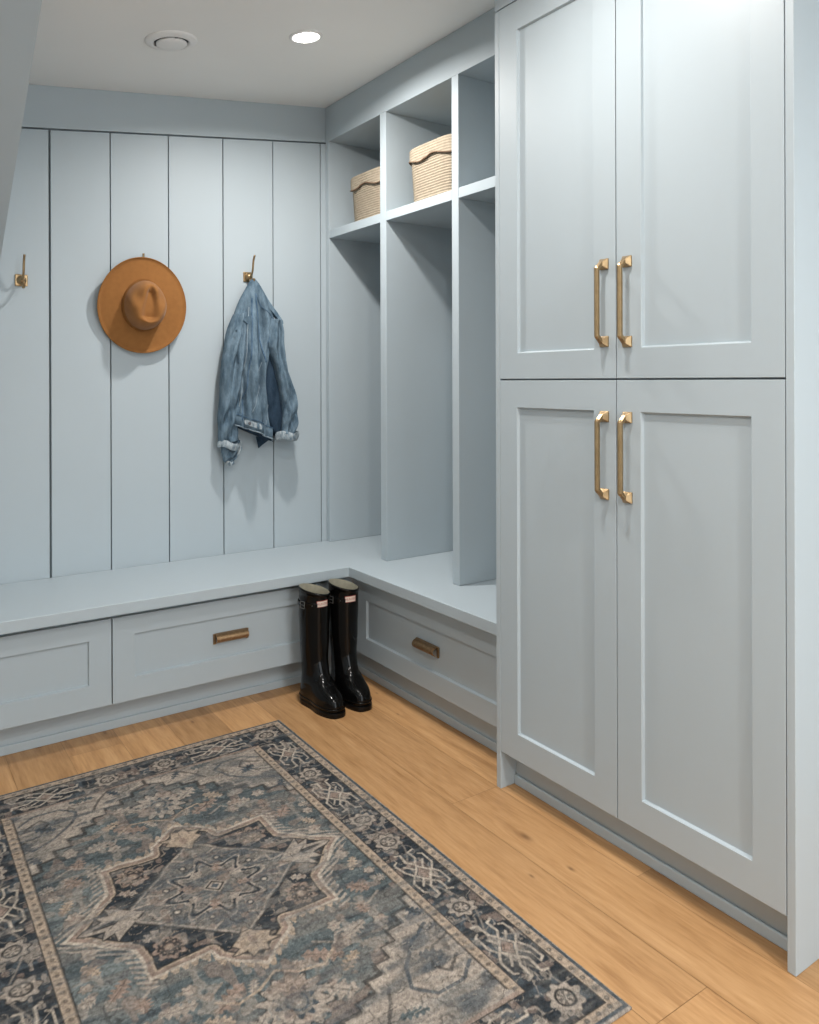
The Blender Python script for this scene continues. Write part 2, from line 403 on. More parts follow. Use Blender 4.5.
# ------------------------------------------------------------------ wall hooks
def wall_hook(x, z, label, group='brass wall hooks', reach=1.0):
    t = thing('coat_hook', label, 'hook', (x, D - .0002, z), 0, group)
    mb = MB(); h = .0215
    mb.box((-h, -.005, -h), (h, 0, h)); mb.build('back_plate', M['brass'], t, bevel=.004, seg=3)
    mb = MB(); r = .010
    rings = [[(rr*math.cos(2*PI*k/16), y, rr*math.sin(2*PI*k/16)) for k in range(16)] for rr, y in ((.017, -.005), (.016, -.010), (.011, -.013), (.0105, -.022), (.008, -.026))]
    mb.rings(rings, True, True, True); mb.build('boss', M['brass'], t, smooth=True)
    mb = MB()
    up = [(0, -.018, .0), (0, -.034, .004), (0, -.048, .016), (0, -.055, .034), (0, -.058, .052), (0, -.064, .070), (0, -.074, .084)]
    lowp = [(0, -.018, -.004), (0, -.030, -.018), (0, -.044, -.030), (0, -.058, -.030), (0, -.066, -.022), (0, -.068, -.012)]
    def smooth(p, k=5):
        q = [Vector(v) for v in p]; out = []
        for i in range(len(q) - 1):
            p0, p1, p2, p3 = q[max(i-1, 0)], q[i], q[i+1], q[min(i+2, len(q)-1)]
            for j in range(k):
                s = j/k; out.append(.5*((2*p1) + (p2-p0)*s + (2*p0-5*p1+4*p2-p3)*s*s + (3*p1-p0-3*p2+p3)*s**3))
        return out + [q[-1]]
    mb.tube([Vector((p[0], p[1]*reach, p[2])) for p in smooth(up)], .0042, 10); mb.build('upper_prong', M['brass'], t, smooth=True)
    mb = MB(); pp = [Vector((p[0], p[1]*reach, p[2])) for p in smooth(lowp)]; mb.tube(pp, [.0045]*(len(pp)-3) + [.0052, .0058, .004], 10); mb.build('lower_prong', M['brass'], t, smooth=True)
    return t
wall_hook(-1.087, 1.562, 'bare aged brass coat hook on the back wall left of the tan hat', None)
wall_hook(-.652, 1.613, 'aged brass coat hook hidden behind the tan hat, only its tip showing above the brim', None, .32)
wall_hook(-.204, 1.638, 'aged brass coat hook holding up the denim jacket', None)

# ------------------------------------------------------------------ hat
def make_hat():
    t = thing('felt_hat', 'tan wide-brim felt hat hanging on the back wall left of the denim jacket', 'hat', (-.659, D - .040, 1.490))
    # local frame: +x right, +z up, -y out of the wall
    A, B, Hc = .170, .186, .118
    a0, b0 = .080, .097
    def crown_h(x, z):
        u, v = x/a0, z/b0
        r = math.sqrt(u*u + v*v)
        if r >= 1: return 0
        h = Hc * (1 - r**3.6)**.52
        # front pinch (front of hat points up): narrower at the top
        vz = v
        # teardrop dent
        tw = .42 * max(0.0, (.80 - v))**.55 * (1 if v > -.1 else math.sqrt(max(0, 1 - ((v+.1)/.56)**2)))
        if -.72 < v < .80 and tw > 1e-4:
            q = abs(u)/max(tw, 1e-3)
            h -= .034*(1/(1 + (q/.9)**4)) * min(1, (.80 - v)/.30) * min(1, (v + .72)/.25)
        for s in (-1, 1):
            du, dv = (u - s*.58)/.30, (v - .30)/.42
            h -= .020*math.exp(-(du*du + dv*dv)*1.3)
        return h
    rings = []; n = 96
    radii = [.02, .06] + [.1 + .9*k/34 for k in range(35)]
    for r in radii:
        ring = []
        for k in range(n):
            th = 2*PI*k/n
            # crown narrows at the front (up)
            nar = 1 - .10*max(0, math.sin(th))**2
            x, z = r*a0*math.cos(th)*nar, r*b0*math.sin(th)
            ring.append((x, -crown_h(r*a0*math.cos(th), r*b0*math.sin(th)) if r < 1 else 0, z))
        rings.append(ring)
    for r in [1.04 + (k/16)*.96 for k in range(17)]:
        s = (r - 1)/1.0
        ring = []
        for k in range(n):
            th = 2*PI*k/n; nar = 1 - .10*max(0, math.sin(th))**2 * max(0, 1 - s*2)
            x = (a0*nar + (A - a0*nar)*s)*math.cos(th); z = (b0 + (B - b0)*s)*math.sin(th)
            y = -.004 + .012*math.sin(th*2 + .6)*s*s - .010*s*s*math.cos(th)**2 - .006*math.exp(-((s - 1)/.06)**2) + .014*s
            ring.append((x, y, z))
        rings.append(ring)
    mb = MB(); mb.rings(rings, True, True, False)
    o = mb.build('crown_and_brim', M['felt'], t, smooth=True)
    sd = o.modifiers.new('thick', 'SOLIDIFY'); sd.thickness = .0028; sd.offset = 0
    # brim edge binding
    mb = MB(); rim = [Vector(p) for p in rings[-1]]; rim.append(rim[0])
    mb.tube(rim, .0022, 6, caps=False); mb.build('brim_edge', M['feltdark'], t, smooth=True)
    # hat band in the same felt with a small knot
    mb = MB(); rr = []
    for off, y in ((.0015, -.004), (.0022, -.006), (.0022, -.022), (.0008, -.024)):
        rr.append([((a0 + off)*math.cos(2*PI*k/n)*(1 - .10*max(0, math.sin(2*PI*k/n))**2), y, (b0 + off)*math.sin(2*PI*k/n)) for k in range(n)])
    mb.rings(rr); mb.build('hat_band', M['feltdark'], t, smooth=True)
    mb = MB(); mb.box((.077, -.020, .018), (.087, -.006, .034)); mb.build('band_knot', M['feltdark'], t, bevel=.003)
    t.rotation_euler = (math.radians(4), math.radians(3), 0)
make_hat()

# ------------------------------------------------------------------ denim jacket
def interp(poly, s):
    """poly: list of points, s in 0..1 by arc length"""
    P_ = [Vector(p) for p in poly]; L = [0]
    for a_, b_ in zip(P_[:-1], P_[1:]): L.append(L[-1] + (b_ - a_).length)
    x = s*L[-1]
    for i in range(len(P_) - 1):
        if x <= L[i+1] + 1e-9:
            f = (x - L[i])/max(L[i+1] - L[i], 1e-9)
            p0, p1, p2, p3 = P_[max(i-1, 0)], P_[i], P_[i+1], P_[min(i+2, len(P_)-1)]
            return .5*((2*p1) + (p2-p0)*f + (2*p0-5*p1+4*p2-p3)*f*f + (3*p1-p0-3*p2+p3)*f**3)
    return P_[-1]
def cloth_loft(name, left, right, yc, depth, fold, mat_, parent, nr=80, na=96, cap1=False, cap0=True, thick=.0025):
    """left/right: (x,z) outlines; yc, depth: functions of s; fold(s, th) -> displacement"""
    mb = MB(); rings = []
    for i in range(nr + 1):
        s = i/nr
        l = interp([(p[0], p[1], 0) for p in left], s); r = interp([(p[0], p[1], 0) for p in right], s)
        cx, cz_ = (l.x + r.x)/2, (l.y + r.y)/2; hx, hz = (r.x - l.x)/2, (r.y - l.y)/2
        hw = math.hypot(hx, hz); dp = depth(s)
        ring = []
        for k in range(na):
            th = 2*PI*k/na
            c, sn = math.cos(th), math.sin(th)
            ex = math.copysign(abs(c)**.85, c); ey = math.copysign(abs(sn)**.85, sn)
            f = fold(s, th)
            ring.append((cx + hx*ex*(1 + f*c*c*.25/max(hw, .01)), yc(s) - ey*(dp + f*(1 if sn > 0 else .25)), cz_ + hz*ex))
        rings.append(ring)
    mb.rings(rings, True, cap0, cap1)
    o = mb.build(name, mat_, parent, smooth=True)
    if thick and not cap1:
        sd = o.modifiers.new('thick', 'SOLIDIFY'); sd.thickness = thick; sd.offset = -1
    return o, rings
def bump1(x, c, w): return math.exp(-((x - c)/w)**2)
def make_jacket():
    t = thing('denim_jacket', 'washed blue denim jacket hanging from a brass hook on the panelled back wall', 'jacket', (0, 0, 0))
    # ---- body
    L = [(-.212, 1.622), (-.232, 1.590), (-.262, 1.534), (-.285, 1.471), (-.296, 1.407), (-.298, 1.330), (-.297, 1.25), (-.296, 1.15), (-.298, 1.08), (-.301, 1.014)]
    R = [(-.194, 1.625), (-.168, 1.593), (-.136, 1.534), (-.110, 1.471), (-.104, 1.407), (-.128, 1.330), (-.148, 1.25), (-.147, 1.15), (-.135, 1.04), (-.121, .938)]
    dep = lambda s: .012 + .046*min(1, s*1.9)**.8
    ycf = lambda s: D - .008 - dep(s) - .004 - .028*max(0, 1 - s*4)
    def fold(s, th):
        # th: 0 = right edge, pi/2 = front, pi = left edge
        u = math.cos(th)     # -1 left .. 1 right
        f = 0
        # deep fold running from the hook down the middle, opening to the right
        c1 = .05 + .22*min(1, s*1.6)
        f -= .050*bump1(u, c1, .13)*min(1, max(0, (s - .12)*5))*(1 - .4*s)
        f += .026*bump1(u, c1 - .38, .22)*min(1, s*3)
        f += .010*bump1(u, c1 + .36, .16)*min(1, s*3)
        f -= .028*bump1(u, -.62, .09)*min(1, max(0, s - .15)*4)
        f += .006*math.sin(9*u + 14*s) * min(1, s*2)*(1 - .3*s)
        f += .004*math.sin(23*u - 9*s + 1.0)*min(1, s*2)
        f += .0035*math.sin(31*s + 4*u)*min(1, s*2)
        # lower right sinks back where the front swings open
        f -= .11*max(0, u - .30)*min(.55, max(0, s - .30))
        return f
    body, rings = cloth_loft('body', L, R, ycf, dep, fold, M['denim'], t)
    verts = [Vector(p) for r in rings for p in r]; na = 96
    polys = [(i*na + j, i*na + (j+1) % na, (i+1)*na + (j+1) % na, (i+1)*na + j) for i in range(len(rings)-1) for j in range(na)]
    bvh = BVHTree.FromPolygons(verts, polys)
    def surf(x, z, off=.0015, tree=bvh):
        h = tree.ray_cast(Vector((x, -1, z)), Vector((0, 1, 0)))
        return None if h[0] is None else Vector((x, h[0].y - off, z))
    def strip(name, pts, r, mat_, tree=bvh, k=10):
        q = []
        for i in range(len(pts)-1):
            for j in range(k):
                s_ = j/k; q.append((pts[i][0]*(1-s_) + pts[i+1][0]*s_, pts[i][1]*(1-s_) + pts[i+1][1]*s_))
        q.append(pts[-1])
        out = [p for p in (surf(x, z, r*.3, tree) for x, z in q) if p is not None]
        if len(out) > 3:
            mb = MB(); mb.tube(out, r, 6); return mb.build(name, mat_, t, smooth=True)
    # dark inside seen under the hem
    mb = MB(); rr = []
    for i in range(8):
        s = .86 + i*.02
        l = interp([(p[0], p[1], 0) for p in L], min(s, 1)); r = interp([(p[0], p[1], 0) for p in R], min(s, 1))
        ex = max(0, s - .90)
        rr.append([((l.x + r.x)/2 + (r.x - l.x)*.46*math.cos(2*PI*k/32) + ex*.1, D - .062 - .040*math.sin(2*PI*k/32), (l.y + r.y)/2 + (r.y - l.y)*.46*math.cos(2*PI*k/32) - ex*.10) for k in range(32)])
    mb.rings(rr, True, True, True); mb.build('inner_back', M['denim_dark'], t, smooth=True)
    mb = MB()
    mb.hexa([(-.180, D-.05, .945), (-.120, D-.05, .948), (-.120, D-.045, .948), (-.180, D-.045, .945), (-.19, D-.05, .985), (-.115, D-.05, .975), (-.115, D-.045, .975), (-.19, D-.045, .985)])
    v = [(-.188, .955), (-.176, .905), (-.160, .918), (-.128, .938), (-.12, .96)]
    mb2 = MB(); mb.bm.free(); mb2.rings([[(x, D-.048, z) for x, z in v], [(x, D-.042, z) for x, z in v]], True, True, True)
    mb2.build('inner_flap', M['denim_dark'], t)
    mb = MB(); w_ = [(-.128, 1.42, .006), (-.132, 1.32, .028), (-.132, 1.22, .040), (-.120, 1.12, .044), (-.110, 1.04, .038), (-.106, .985, .028), (-.106, .955, .006)]  # dark strip standing in for the shade between body and right sleeve
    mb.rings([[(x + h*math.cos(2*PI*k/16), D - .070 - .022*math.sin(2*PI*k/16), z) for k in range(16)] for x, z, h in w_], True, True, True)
    mb.build('sleeve_gap_shade', M['denim_dark'], t, smooth=True)
    # ---- hem band
    mb = MB(); na_ = 96; last = rings[-1]
    def offs(ring, dz, o): 
        cx = sum(p[0] for p in ring)/len(ring); cy = sum(p[1] for p in ring)/len(ring)
        return [(p[0] + (p[0]-cx)*o*.5, p[1] + (p[1]-cy)*o, p[2] + dz) for p in ring]
    mb.rings([offs(last, .044, .02), offs(last, .043, .09), offs(last, .022, .11), offs(last, -.002, .09), offs(last, -.003, .0)], True)
    hb = mb.build('waistband', M['denim'], t, smooth=True)
    mb = MB(); top = [Vector(p) for p in offs(last, .044, .10)][4:46]; mb.tube(top, .0022, 6); mb.build('waistband_seam', M['denim_seam'], t, smooth=True)
    mb = MB(); bot = [Vector(p) for p in offs(last, -.002, .10)][2:48]; mb.tube(bot, .0028, 6); mb.build('frayed_hem', M['denim_light'], t, smooth=True)
    # waist tab with a button
    mb = MB(); cx0 = -.262
    def tabp(x, dz, o): 
        sz = (x + .301)/(.301-.116)
        zc = 1.014 + (.938 - 1.014)*sz
        ys = min(p[1] for p in last if abs(p[0]-x) < .012)
        return (x, ys - o, zc + dz)
    rr = []
    for x, h in ((-.272, .002), (-.268, .010), (-.250, .011), (-.222, .011), (-.215, .009), (-.213, .002)):
        rr.append([tabp(x, .022 + h, .010), tabp(x, .022 - h, .010), tabp(x, .022 - h, .003), tabp(x, .022 + h, .003)])
    mb.rings(rr, True, True, True); tab = mb.build('waist_tab', M['denim_pale'], t, bevel=.001)
    c0 = Vector(tabp(-.256, .022, .011))
    mb = MB(); mb.rings([[(c0.x + rr_*math.cos(2*PI*k/14), c0.y + yy, c0.z + rr_*math.sin(2*PI*k/14)) for k in range(14)] for rr_, yy in ((.0065, 0), (.0065, -.002), (.004, -.003))], True, True, True)
    mb.build('button', M['dark'], tab)
    # ---- seams and placket
    strip('placket_seam', [(-.222, 1.54), (-.232, 1.46), (-.243, 1.36), (-.252, 1.26), (-.262, 1.16), (-.272, 1.08), (-.280, 1.03)], .0030, M['denim_seam'])
    strip('placket_edge', [(-.236, 1.50), (-.252, 1.40), (-.262, 1.30), (-.274, 1.18), (-.286, 1.08), (-.293, 1.03)], .0024, M['denim_light'])
    strip('front_seam', [(-.204, 1.56), (-.200, 1.46), (-.186, 1.36), (-.176, 1.27)], .0034, M['denim_seam'])
    strip('panel_seam', [(-.188, 1.27), (-.205, 1.20), (-.224, 1.13), (-.245, 1.06)], .0016, M['denim_light'])
    strip('yoke_seam', [(-.198, 1.55), (-.170, 1.50), (-.138, 1.475), (-.118, 1.450), (-.106, 1.425)], .0020, M['denim_seam'])
    strip('armhole_seam', [(-.104, 1.420), (-.125, 1.405), (-.150, 1.380), (-.164, 1.350)], .0020, M['denim_seam'])
    strip('back_seam', [(-.150, 1.10), (-.160, 1.05), (-.172, 1.00)], .0016, M['denim_light'])
    # crumpled collar and pocket flap
    mb = MB(); r0 = [(-.214, 1.612), (-.190, 1.632), (-.166, 1.600), (-.130, 1.530), (-.100, 1.487), (-.078, 1.452), (-.076, 1.438), (-.092, 1.441), (-.104, 1.462), (-.140, 1.510), (-.176, 1.565)]
    def cy(x, z): 
        return D - .034 - .055*min(1, max(0, (1.63 - z)*4.5))**.9
    mb.rings([[(x, cy(x, z) - .004, z) for x, z in r0], [(x + .001, cy(x, z) + .020, z - .003) for x, z in r0]], True, True, True)
    mb.build('collar', M['denim'], t, bevel=.002)
    for nm, pts_ in (('pocket_flap', [(-.262, 1.446), (-.236, 1.468), (-.230, 1.440), (-.248, 1.425)]), ('pocket_flap', [(-.300, 1.405), (-.270, 1.412), (-.262, 1.385), (-.288, 1.372)])):
        q = []
        for x, z in pts_:
            p = surf(x, z, 0)
            q.append(p if p is not None else Vector((x, D - .10, z)))
        mb = MB(); mb.rings([[(p.x, p.y - .006, p.z) for p in q], [(p.x, p.y + .002, p.z) for p in q]], True, True, True)
        o = mb.build(nm, M['denim'], t, bevel=.002)
    # ---- left sleeve
    def sfold(sd):
        def f(s, th):
            u = math.cos(th)
            return .007*math.sin(7*u + 9*s + sd) + .007*math.sin(24*s + 4*u + sd + 2*math.sin(7*s)) * (.35 + s) + .0015*math.sin(41*s - 6*u) - .018*bump1(u, .35 - .6*s, .12)
        return f
    Ll = [(-.292, 1.470), (-.318, 1.412), (-.335, 1.345), (-.349, 1.270), (-.357, 1.170), (-.361, 1.060), (-.361, .985), (-.354, .935)]
    Lr = [(-.240, 1.480), (-.240, 1.410), (-.248, 1.345), (-.258, 1.270), (-.268, 1.170), (-.280, 1.060), (-.286, .985), (-.281, .945)]
    cloth_loft('left_sleeve', Ll, Lr, lambda s: D - .062 - .012*math.sin(PI*s), lambda s: .026 + .018*math.sin(PI*min(1, s*.8 + .1)), sfold(.4), M['denim'], t, nr=70, na=64)
    def cuff(name, c, w, d, tilt, h, yc_, flare=1.12):
        mb = MB(); rr = []
        ct, st = math.cos(tilt), math.sin(tilt)
        for dz, k_ in ((h*.5, .98), (h*.46, flare), (h*.1, flare*1.06), (-h*.4, flare), (-h*.5, flare*.93), (-h*.3, .85), (h*.1, .80)):
            ring = []
            for k in range(48):
                th = 2*PI*k/48; wob = 1 + .05*math.sin(5*th + dz*80) + .03*math.sin(9*th)
                x = w*math.cos(th)*k_*wob; z = dz + .004*math.sin(3*th + 1)
                ring.append((c[0] + x*ct - z*st, yc_ - d*math.sin(th)*k_*wob, c[1] + x*st + z*ct))
            rr.append(ring)
        mb.rings(rr, True); return mb.build(name, M['denim_pale'], t, smooth=True)
    c1_ = cuff('left_cuff', (-.319, .925), .040, .030, math.radians(-12), .030, D - .062)
    # sleeve end hanging below the cuff
    Ll2 = [(-.345, .930), (-.346, .90), (-.338, .868), (-.322, .842)]
    Lr2 = [(-.268, .945), (-.272, .91), (-.284, .875), (-.300, .846)]
    cloth_loft('left_sleeve_end', Ll2, Lr2, lambda s: D - .055, lambda s: .024*(1 - .3*s), sfold(1.7), M['denim'], t, nr=24, na=48)
    cuff('left_cuff_end', (-.311, .851), .016, .017, math.radians(10), .016, D - .055)
    mb = MB(); mb.tube([(-.272, D-.05, .955), (-.262, D-.062, .935), (-.266, D-.066, .905), (-.284, D-.066, .872)], [.004, .006, .006, .003], 8); mb.build('left_cuff_fold', M['denim_pale'], t, smooth=True)
    # ---- right sleeve
    Rl = [(-.140, 1.455), (-.156, 1.400), (-.160, 1.340), (-.140, 1.285), (-.124, 1.235), (-.110, 1.180), (-.096, 1.120), (-.088, 1.060), (-.090, 1.000), (-.098, .968)]
    Rr = [(-.098, 1.452), (-.084, 1.400), (-.081, 1.340), (-.076, 1.285), (-.068, 1.235), (-.048, 1.180), (-.032, 1.120), (-.022, 1.060), (-.020, 1.000), (-.026, .962)]
    rs, rr_ = cloth_loft('right_sleeve', Rl, Rr, lambda s: D - .094 - .006*math.sin(PI*s), lambda s: .026 + .012*math.sin(PI*s), sfold(2.3), M['denim'], t, nr=70, na=64)
    cuff('right_cuff', (-.063, .955), .046, .040, math.radians(-3), .036, D - .080)
make_jacket()

# ------------------------------------------------------------------ boots
def make_boot(loc, rz, label, side=1):
    t = thing('rain_boot', label, 'boot', loc, rz, None)
    H = .418
    def prof(z):
        # front extent, back extent, half width  (front = -y)
        def lerp(tab, z):
            for (z0, v0), (z1, v1) in zip(tab[:-1], tab[1:]):
                if z <= z1:
                    f = (z - z0)/(z1 - z0); f = max(0, f); f = f*f*(3-2*f) if z1 - z0 > .03 else f
                    return v0 + (v1 - v0)*f
            return tab[-1][1]
        fr = lerp([(0, .172), (.020, .180), (.035, .181), (.048, .178), (.058, .174), (.066, .165), (.074, .149), (.082, .129), (.092, .108), (.104, .090), (.118, .077), (.138, .067), (.17, .060), (.26, .060), (.36, .062), (.42, .063)], z)
        bk = lerp([(0, .056), (.03, .061), (.06, .058), (.10, .052), (.14, .052), (.26, .060), (.34, .063), (.42, .061)], z)
        hw = lerp([(0, .047), (.03, .052), (.05, .051), (.075, .048), (.11, .046), (.14, .047), (.25, .053), (.34, .056), (.42, .055)], z)
        return fr, bk, hw
    def ring(z, n=72, k=1.0, top=False):
        fr, bk, hw = prof(z); out = []
        for i in range(n):
            th = 2*PI*i/n; c, s = math.cos(th), math.sin(th)   # s>0 back
            ext = bk if s > 0 else fr
            y = s*ext; 
            w = hw
            if s < 0 and z < .10:     # foot: waist at the arch, full at the ball
                q = -s*fr; e = max(0, 1 - z/.10)
                w = hw*(1 - .10*e*bump1(q, .055, .035) + .12*e*bump1(q, .115, .045))
                pw = .62
                x = math.copysign(abs(c)**pw, c)*w
            else: x = c*w
            zz = z
            if top: zz = z + .007*s - .011*c*side
            out.append((x*k, y*k, zz))
        return out
    zs = [.010 + .00412*i for i in range(26)] + [.12 + .012*i for i in range(25)]
    mb = MB(); R_ = [ring(z, k=1 + (.004*math.sin(z*60) if z > .13 and z < .3 else 0)) for z in zs if z < .405]
    R_ += [ring(.408, top=True), ring(.408, k=1.03, top=True), ring(.4175, k=1.03, top=True), ring(.4185, k=.985, top=True)]
    mb.rings(R_, True, True, False); up = mb.build('upper', M['rubber'], t, smooth=True)
    # ankle wrinkles come from a gentle texture, the lining is a second inner wall
    mb = MB(); mb.rings([ring(.4185, k=.985, top=True), ring(.416, k=.94, top=True), ring(.36, k=.93), ring(.25, k=.90), ring(.15, k=.86)], True, False, True)
    mb.build('lining', M['lining'], t, smooth=True)
    # sole with raised heel
    def outline(y0, y1, z0, z1, k=1.035):
        base = ring(.02, n=72)
        pts = [(x*k, y*k) for x, y, z in base if y0 <= y*k <= y1]
        return pts
    mb = MB(); base = [(x*1.04, y*1.03) for x, y, z in ring(.02)]
    def soleZ(y): 
        d = (y + .02)/.028
        return .0 if y < -.045 or y > -.012 else .010
    mb.rings([[(x, y, soleZ(y)) for x, y in base], [(x*1.01, y*1.01, .006 + soleZ(y)) for x, y in base], [(x*1.01, y*1.01, .016) for x, y in base], [(x*.97, y*.985, .018) for x, y in base]], True, True, True)
    mb.build('sole', M['sole'], t)
    # toe cap band and instep ridge
    mb = MB(); q = [Vector((x*1.012, y*1.012, .030)) for x, y, z in ring(.030)]
    mb.tube(q + [q[0]], .0022, 6, caps=False); mb.build('foxing_band', M['rubber'], t, smooth=True)
    # strap and buckle at outer side near the top
    zc = .372
    def sp(deg, off, z): 
        th = math.radians(deg); fr, bk, hw = prof(z); c, s = math.cos(th), math.sin(th)
        e = bk if s > 0 else fr
        return Vector((c*(hw + off), s*(e + off), z))
    a0_, a1_ = 120, 250
    mb = MB(); rr = []
    for i in range(19):
        dg = a0_ + (a1_ - a0_)*i/18
        rr.append([sp(dg, .0015, zc - .008), sp(dg, .0045, zc - .007), sp(dg, .0045, zc + .007), sp(dg, .0015, zc + .008)])
    mb.rings(rr, True, True, True); st_ = mb.build('strap', M['rubber'], t, bevel=.0008)
    mb = MB(); dg = 196
    loop = [sp(dg - 9, .007, zc - .012), sp(dg + 9, .007, zc - .012), sp(dg + 9, .007, zc + .012), sp(dg - 9, .007, zc + .012)]
    mb.tube(loop + [loop[0]], .0018, 6, caps=False); mb.tube([sp(dg - 9, .008, zc), sp(dg + 9, .008, zc)], .0014, 6)
    mb.build('buckle', M['steel'], st_)
    mb = MB(); p = sp(232, .006, zc); mb.rings([[(p.x + r*math.cos(2*PI*k/10), p.y, p.z + r*math.sin(2*PI*k/10)) for k in range(10)] for r in (.0028, .0015)], True, True, True)
    mb.build('stud', M['steel'], st_)
    # front label: red edged cream panel with lettering
    zc2 = .376; f0, f1 = 247, 292
    def lab(off, hz, e=0):
        mb_ = MB(); rr_ = []
        for i in range(13):
            dg_ = f0 + e + (f1 - f0 - 2*e)*i/12
            rr_.append([sp(dg_, .0008, zc2 - hz), sp(dg_, off, zc2 - hz), sp(dg_, off, zc2 + hz), sp(dg_, .0008, zc2 + hz)])
        mb_.rings(rr_, True, True, True); return mb_
    lr = lab(.0022, .0115).build('label_border', M['labelred'], t)
    ll = lab(.0030, .0095, 2).build('logo_label', M['label'], t); ll['label'] = 'small cream label with a word in red lettering'
    cu = bpy.data.curves.new('t', 'FONT'); cu.body = 'HUNTER'; cu.size = .0115; cu.align_x = 'CENTER'; cu.align_y = 'CENTER'; cu.extrude = .0002
    to = bpy.data.objects.new('t', cu); C.objects.link(to); bpy.context.view_layer.update()
    me = bpy.data.meshes.new_from_object(to.evaluated_get(bpy.context.evaluated_depsgraph_get())); bpy.data.objects.remove(to)
    fr, bk, hw = prof(zc2)
    for v in me.vertices:   # wrap round the front of the shaft
        dg_ = 269.5 + v.co.x*1.0/.0565*57.3
        z_ = zc2 + v.co.y
        p_ = sp(dg_, .0036 + v.co.z*.5, z_); v.co = (p_.x, p_.y, z_)
    lo_ = link('lettering', me, M['labelred'], ll)
    return t
make_boot((-.187, -.066, 0), math.radians(1), 'left one of the pair of glossy black rain boots, buckle showing, by the bench drawer')
make_boot((-.065, -.070, 0), math.radians(-4), 'right one of the pair of glossy black rain boots, nearer the corner of the bench')

# ------------------------------------------------------------------ baskets
def make_basket(loc, w, d, h, label, ph):
    """w along y, d along x"""
    t = thing('lidded_basket', label, 'basket', loc, 0, None)
    def rr(s, z, grow=0, n=88, rc=.045):
        hw, hd = w/2*s + grow, d/2*s + grow; out = []
        e = 5.0
        for k in range(n):
            th = 2*PI*k/n; c, sn = math.cos(th), math.sin(th)
            r = (abs(c)**e + abs(sn)**e)**(-1/e)
            out.append((hd*c*r, hw*sn*r, z))
        return out
    nco = 20; rings = []
    zt_ = h - .004
    for i in range(nco):
        for f, g in ((.0, -.0034), (.25, .0), (.5, .0012), (.75, .0)):
            z = (i + f)/nco*zt_; s = .93 + .07*z/h
            rings.append(rr(s, z, g))
    mb = MB(); mb.rings(rings, True, True, True); mb.build('coiled_body', M['rope'], t, smooth=True)
    # lid with a scalloped lower edge
    n = 176
    def wave(k): 
        th = 2*PI*k/n; return .0085*math.sin(6*th + ph) + .002*math.sin(3*th)
    rings = []
    base = rr(1.0, 0, .005, n)
    nl = 22
    for j in range(nl + 1):
        f = j/nl
        ring = []
        for k in range(n):
            zl = h - .044 + wave(k)
            z = zl + (h + .004 - zl)*f
            rib = .0013*math.sin(z*2*PI/.0105)
            x, y, _ = base[k]; l = math.hypot(x, y); g = 1 + rib/l
            ring.append((x*g, y*g, z))
        rings.append(ring)
    for s, dz in ((.985, .010), (.94, .0135), (.80, .015), (.5, .0155), (.05, .016)):
        rings.append([(x*s, y*s, h + dz) for x, y, _ in base])
    mb = MB(); mb.rings(rings, True, False, True); lid = mb.build('lid', M['rope'], t, smooth=True)
    edge = [Vector(p) for p in rings[0]]; edge = [Vector((p.x*1.006, p.y*1.006, p.z)) for p in edge]; edge.append(edge[0])
    mb = MB(); mb.tube(edge, .0030, 6, caps=False); mb.build('scalloped_trim', M['cord'], lid, smooth=True)
    return t
make_basket((.345, .213, 1.8765), .31, .27, .200, 'lidded rope basket with scalloped dark trim in the top bay nearest the room corner', 1.3)
make_basket((.335, -.262, 1.8765), .315, .27, .208, 'lidded rope basket with scalloped dark trim in the middle top bay', .2)

# ------------------------------------------------------------------ ceiling fixtures
sl_ang = -math.atan(SL)
def ring_pts(r, z, n=48): return [(r*math.cos(2*PI*k/n), r*math.sin(2*PI*k/n), z) for k in range(n)]
LIGHTS = []
emis = bpy.data.materials.new('lamp_lens'); emis.use_nodes = True
_b = emis.node_tree.nodes['Principled BSDF']; _b.inputs['Base Color'].default_value = (1, .98, .94, 1)
_b.inputs['Emission Color'].default_value = (1, .965, .90, 1); _b.inputs['Emission Strength'].default_value = 14
def downlight(x, y, label, power, group=None):
    t = thing('recessed_downlight', label, 'ceiling light', (x, y, cz(x)), 0, group); t.rotation_euler = (0, sl_ang, 0)
    mb = MB(); mb.rings([ring_pts(.058, 0), ring_pts(.058, -.003), ring_pts(.054, -.006), ring_pts(.046, -.006), ring_pts(.043, -.001), ring_pts(.043, 0)], True)
    mb.build('trim_ring', M['white'], t, smooth=True)
    mb = MB(); mb.rings([ring_pts(.0425, -.001), ring_pts(.041, -.006), ring_pts(.032, -.010), ring_pts(.016, -.012), ring_pts(.002, -.0125)], True, False, True)
    mb.build('lens', emis, t, smooth=True)
    ld = bpy.data.lights.new('downlight_lamp', 'AREA'); ld.shape = 'DISK'; ld.size = .085; ld.energy = power; ld.color = (1, .962, .92)
    ld.spread = math.radians(165)
    lo = bpy.data.objects.new('downlight_lamp', ld); C.objects.link(lo); lo.parent = t; lo.location = (0, 0, -.0145)
    return t
downlight(-.305, -.241, 'round recessed downlight glowing in the ceiling near the bench corner', 14)
downlight(-.52, -1.42, 'recessed downlight in the ceiling in front of the tall cabinet, out of frame', 7.2)
downlight(-1.50, -2.52, 'recessed downlight in the ceiling over the viewer beside the sloping stair underside, out of frame', 19)
downlight(-.45, -3.40, 'added fill downlight in the ceiling behind the viewer on the right, unseen', 25)  # unseen lamp added as general fill for the room

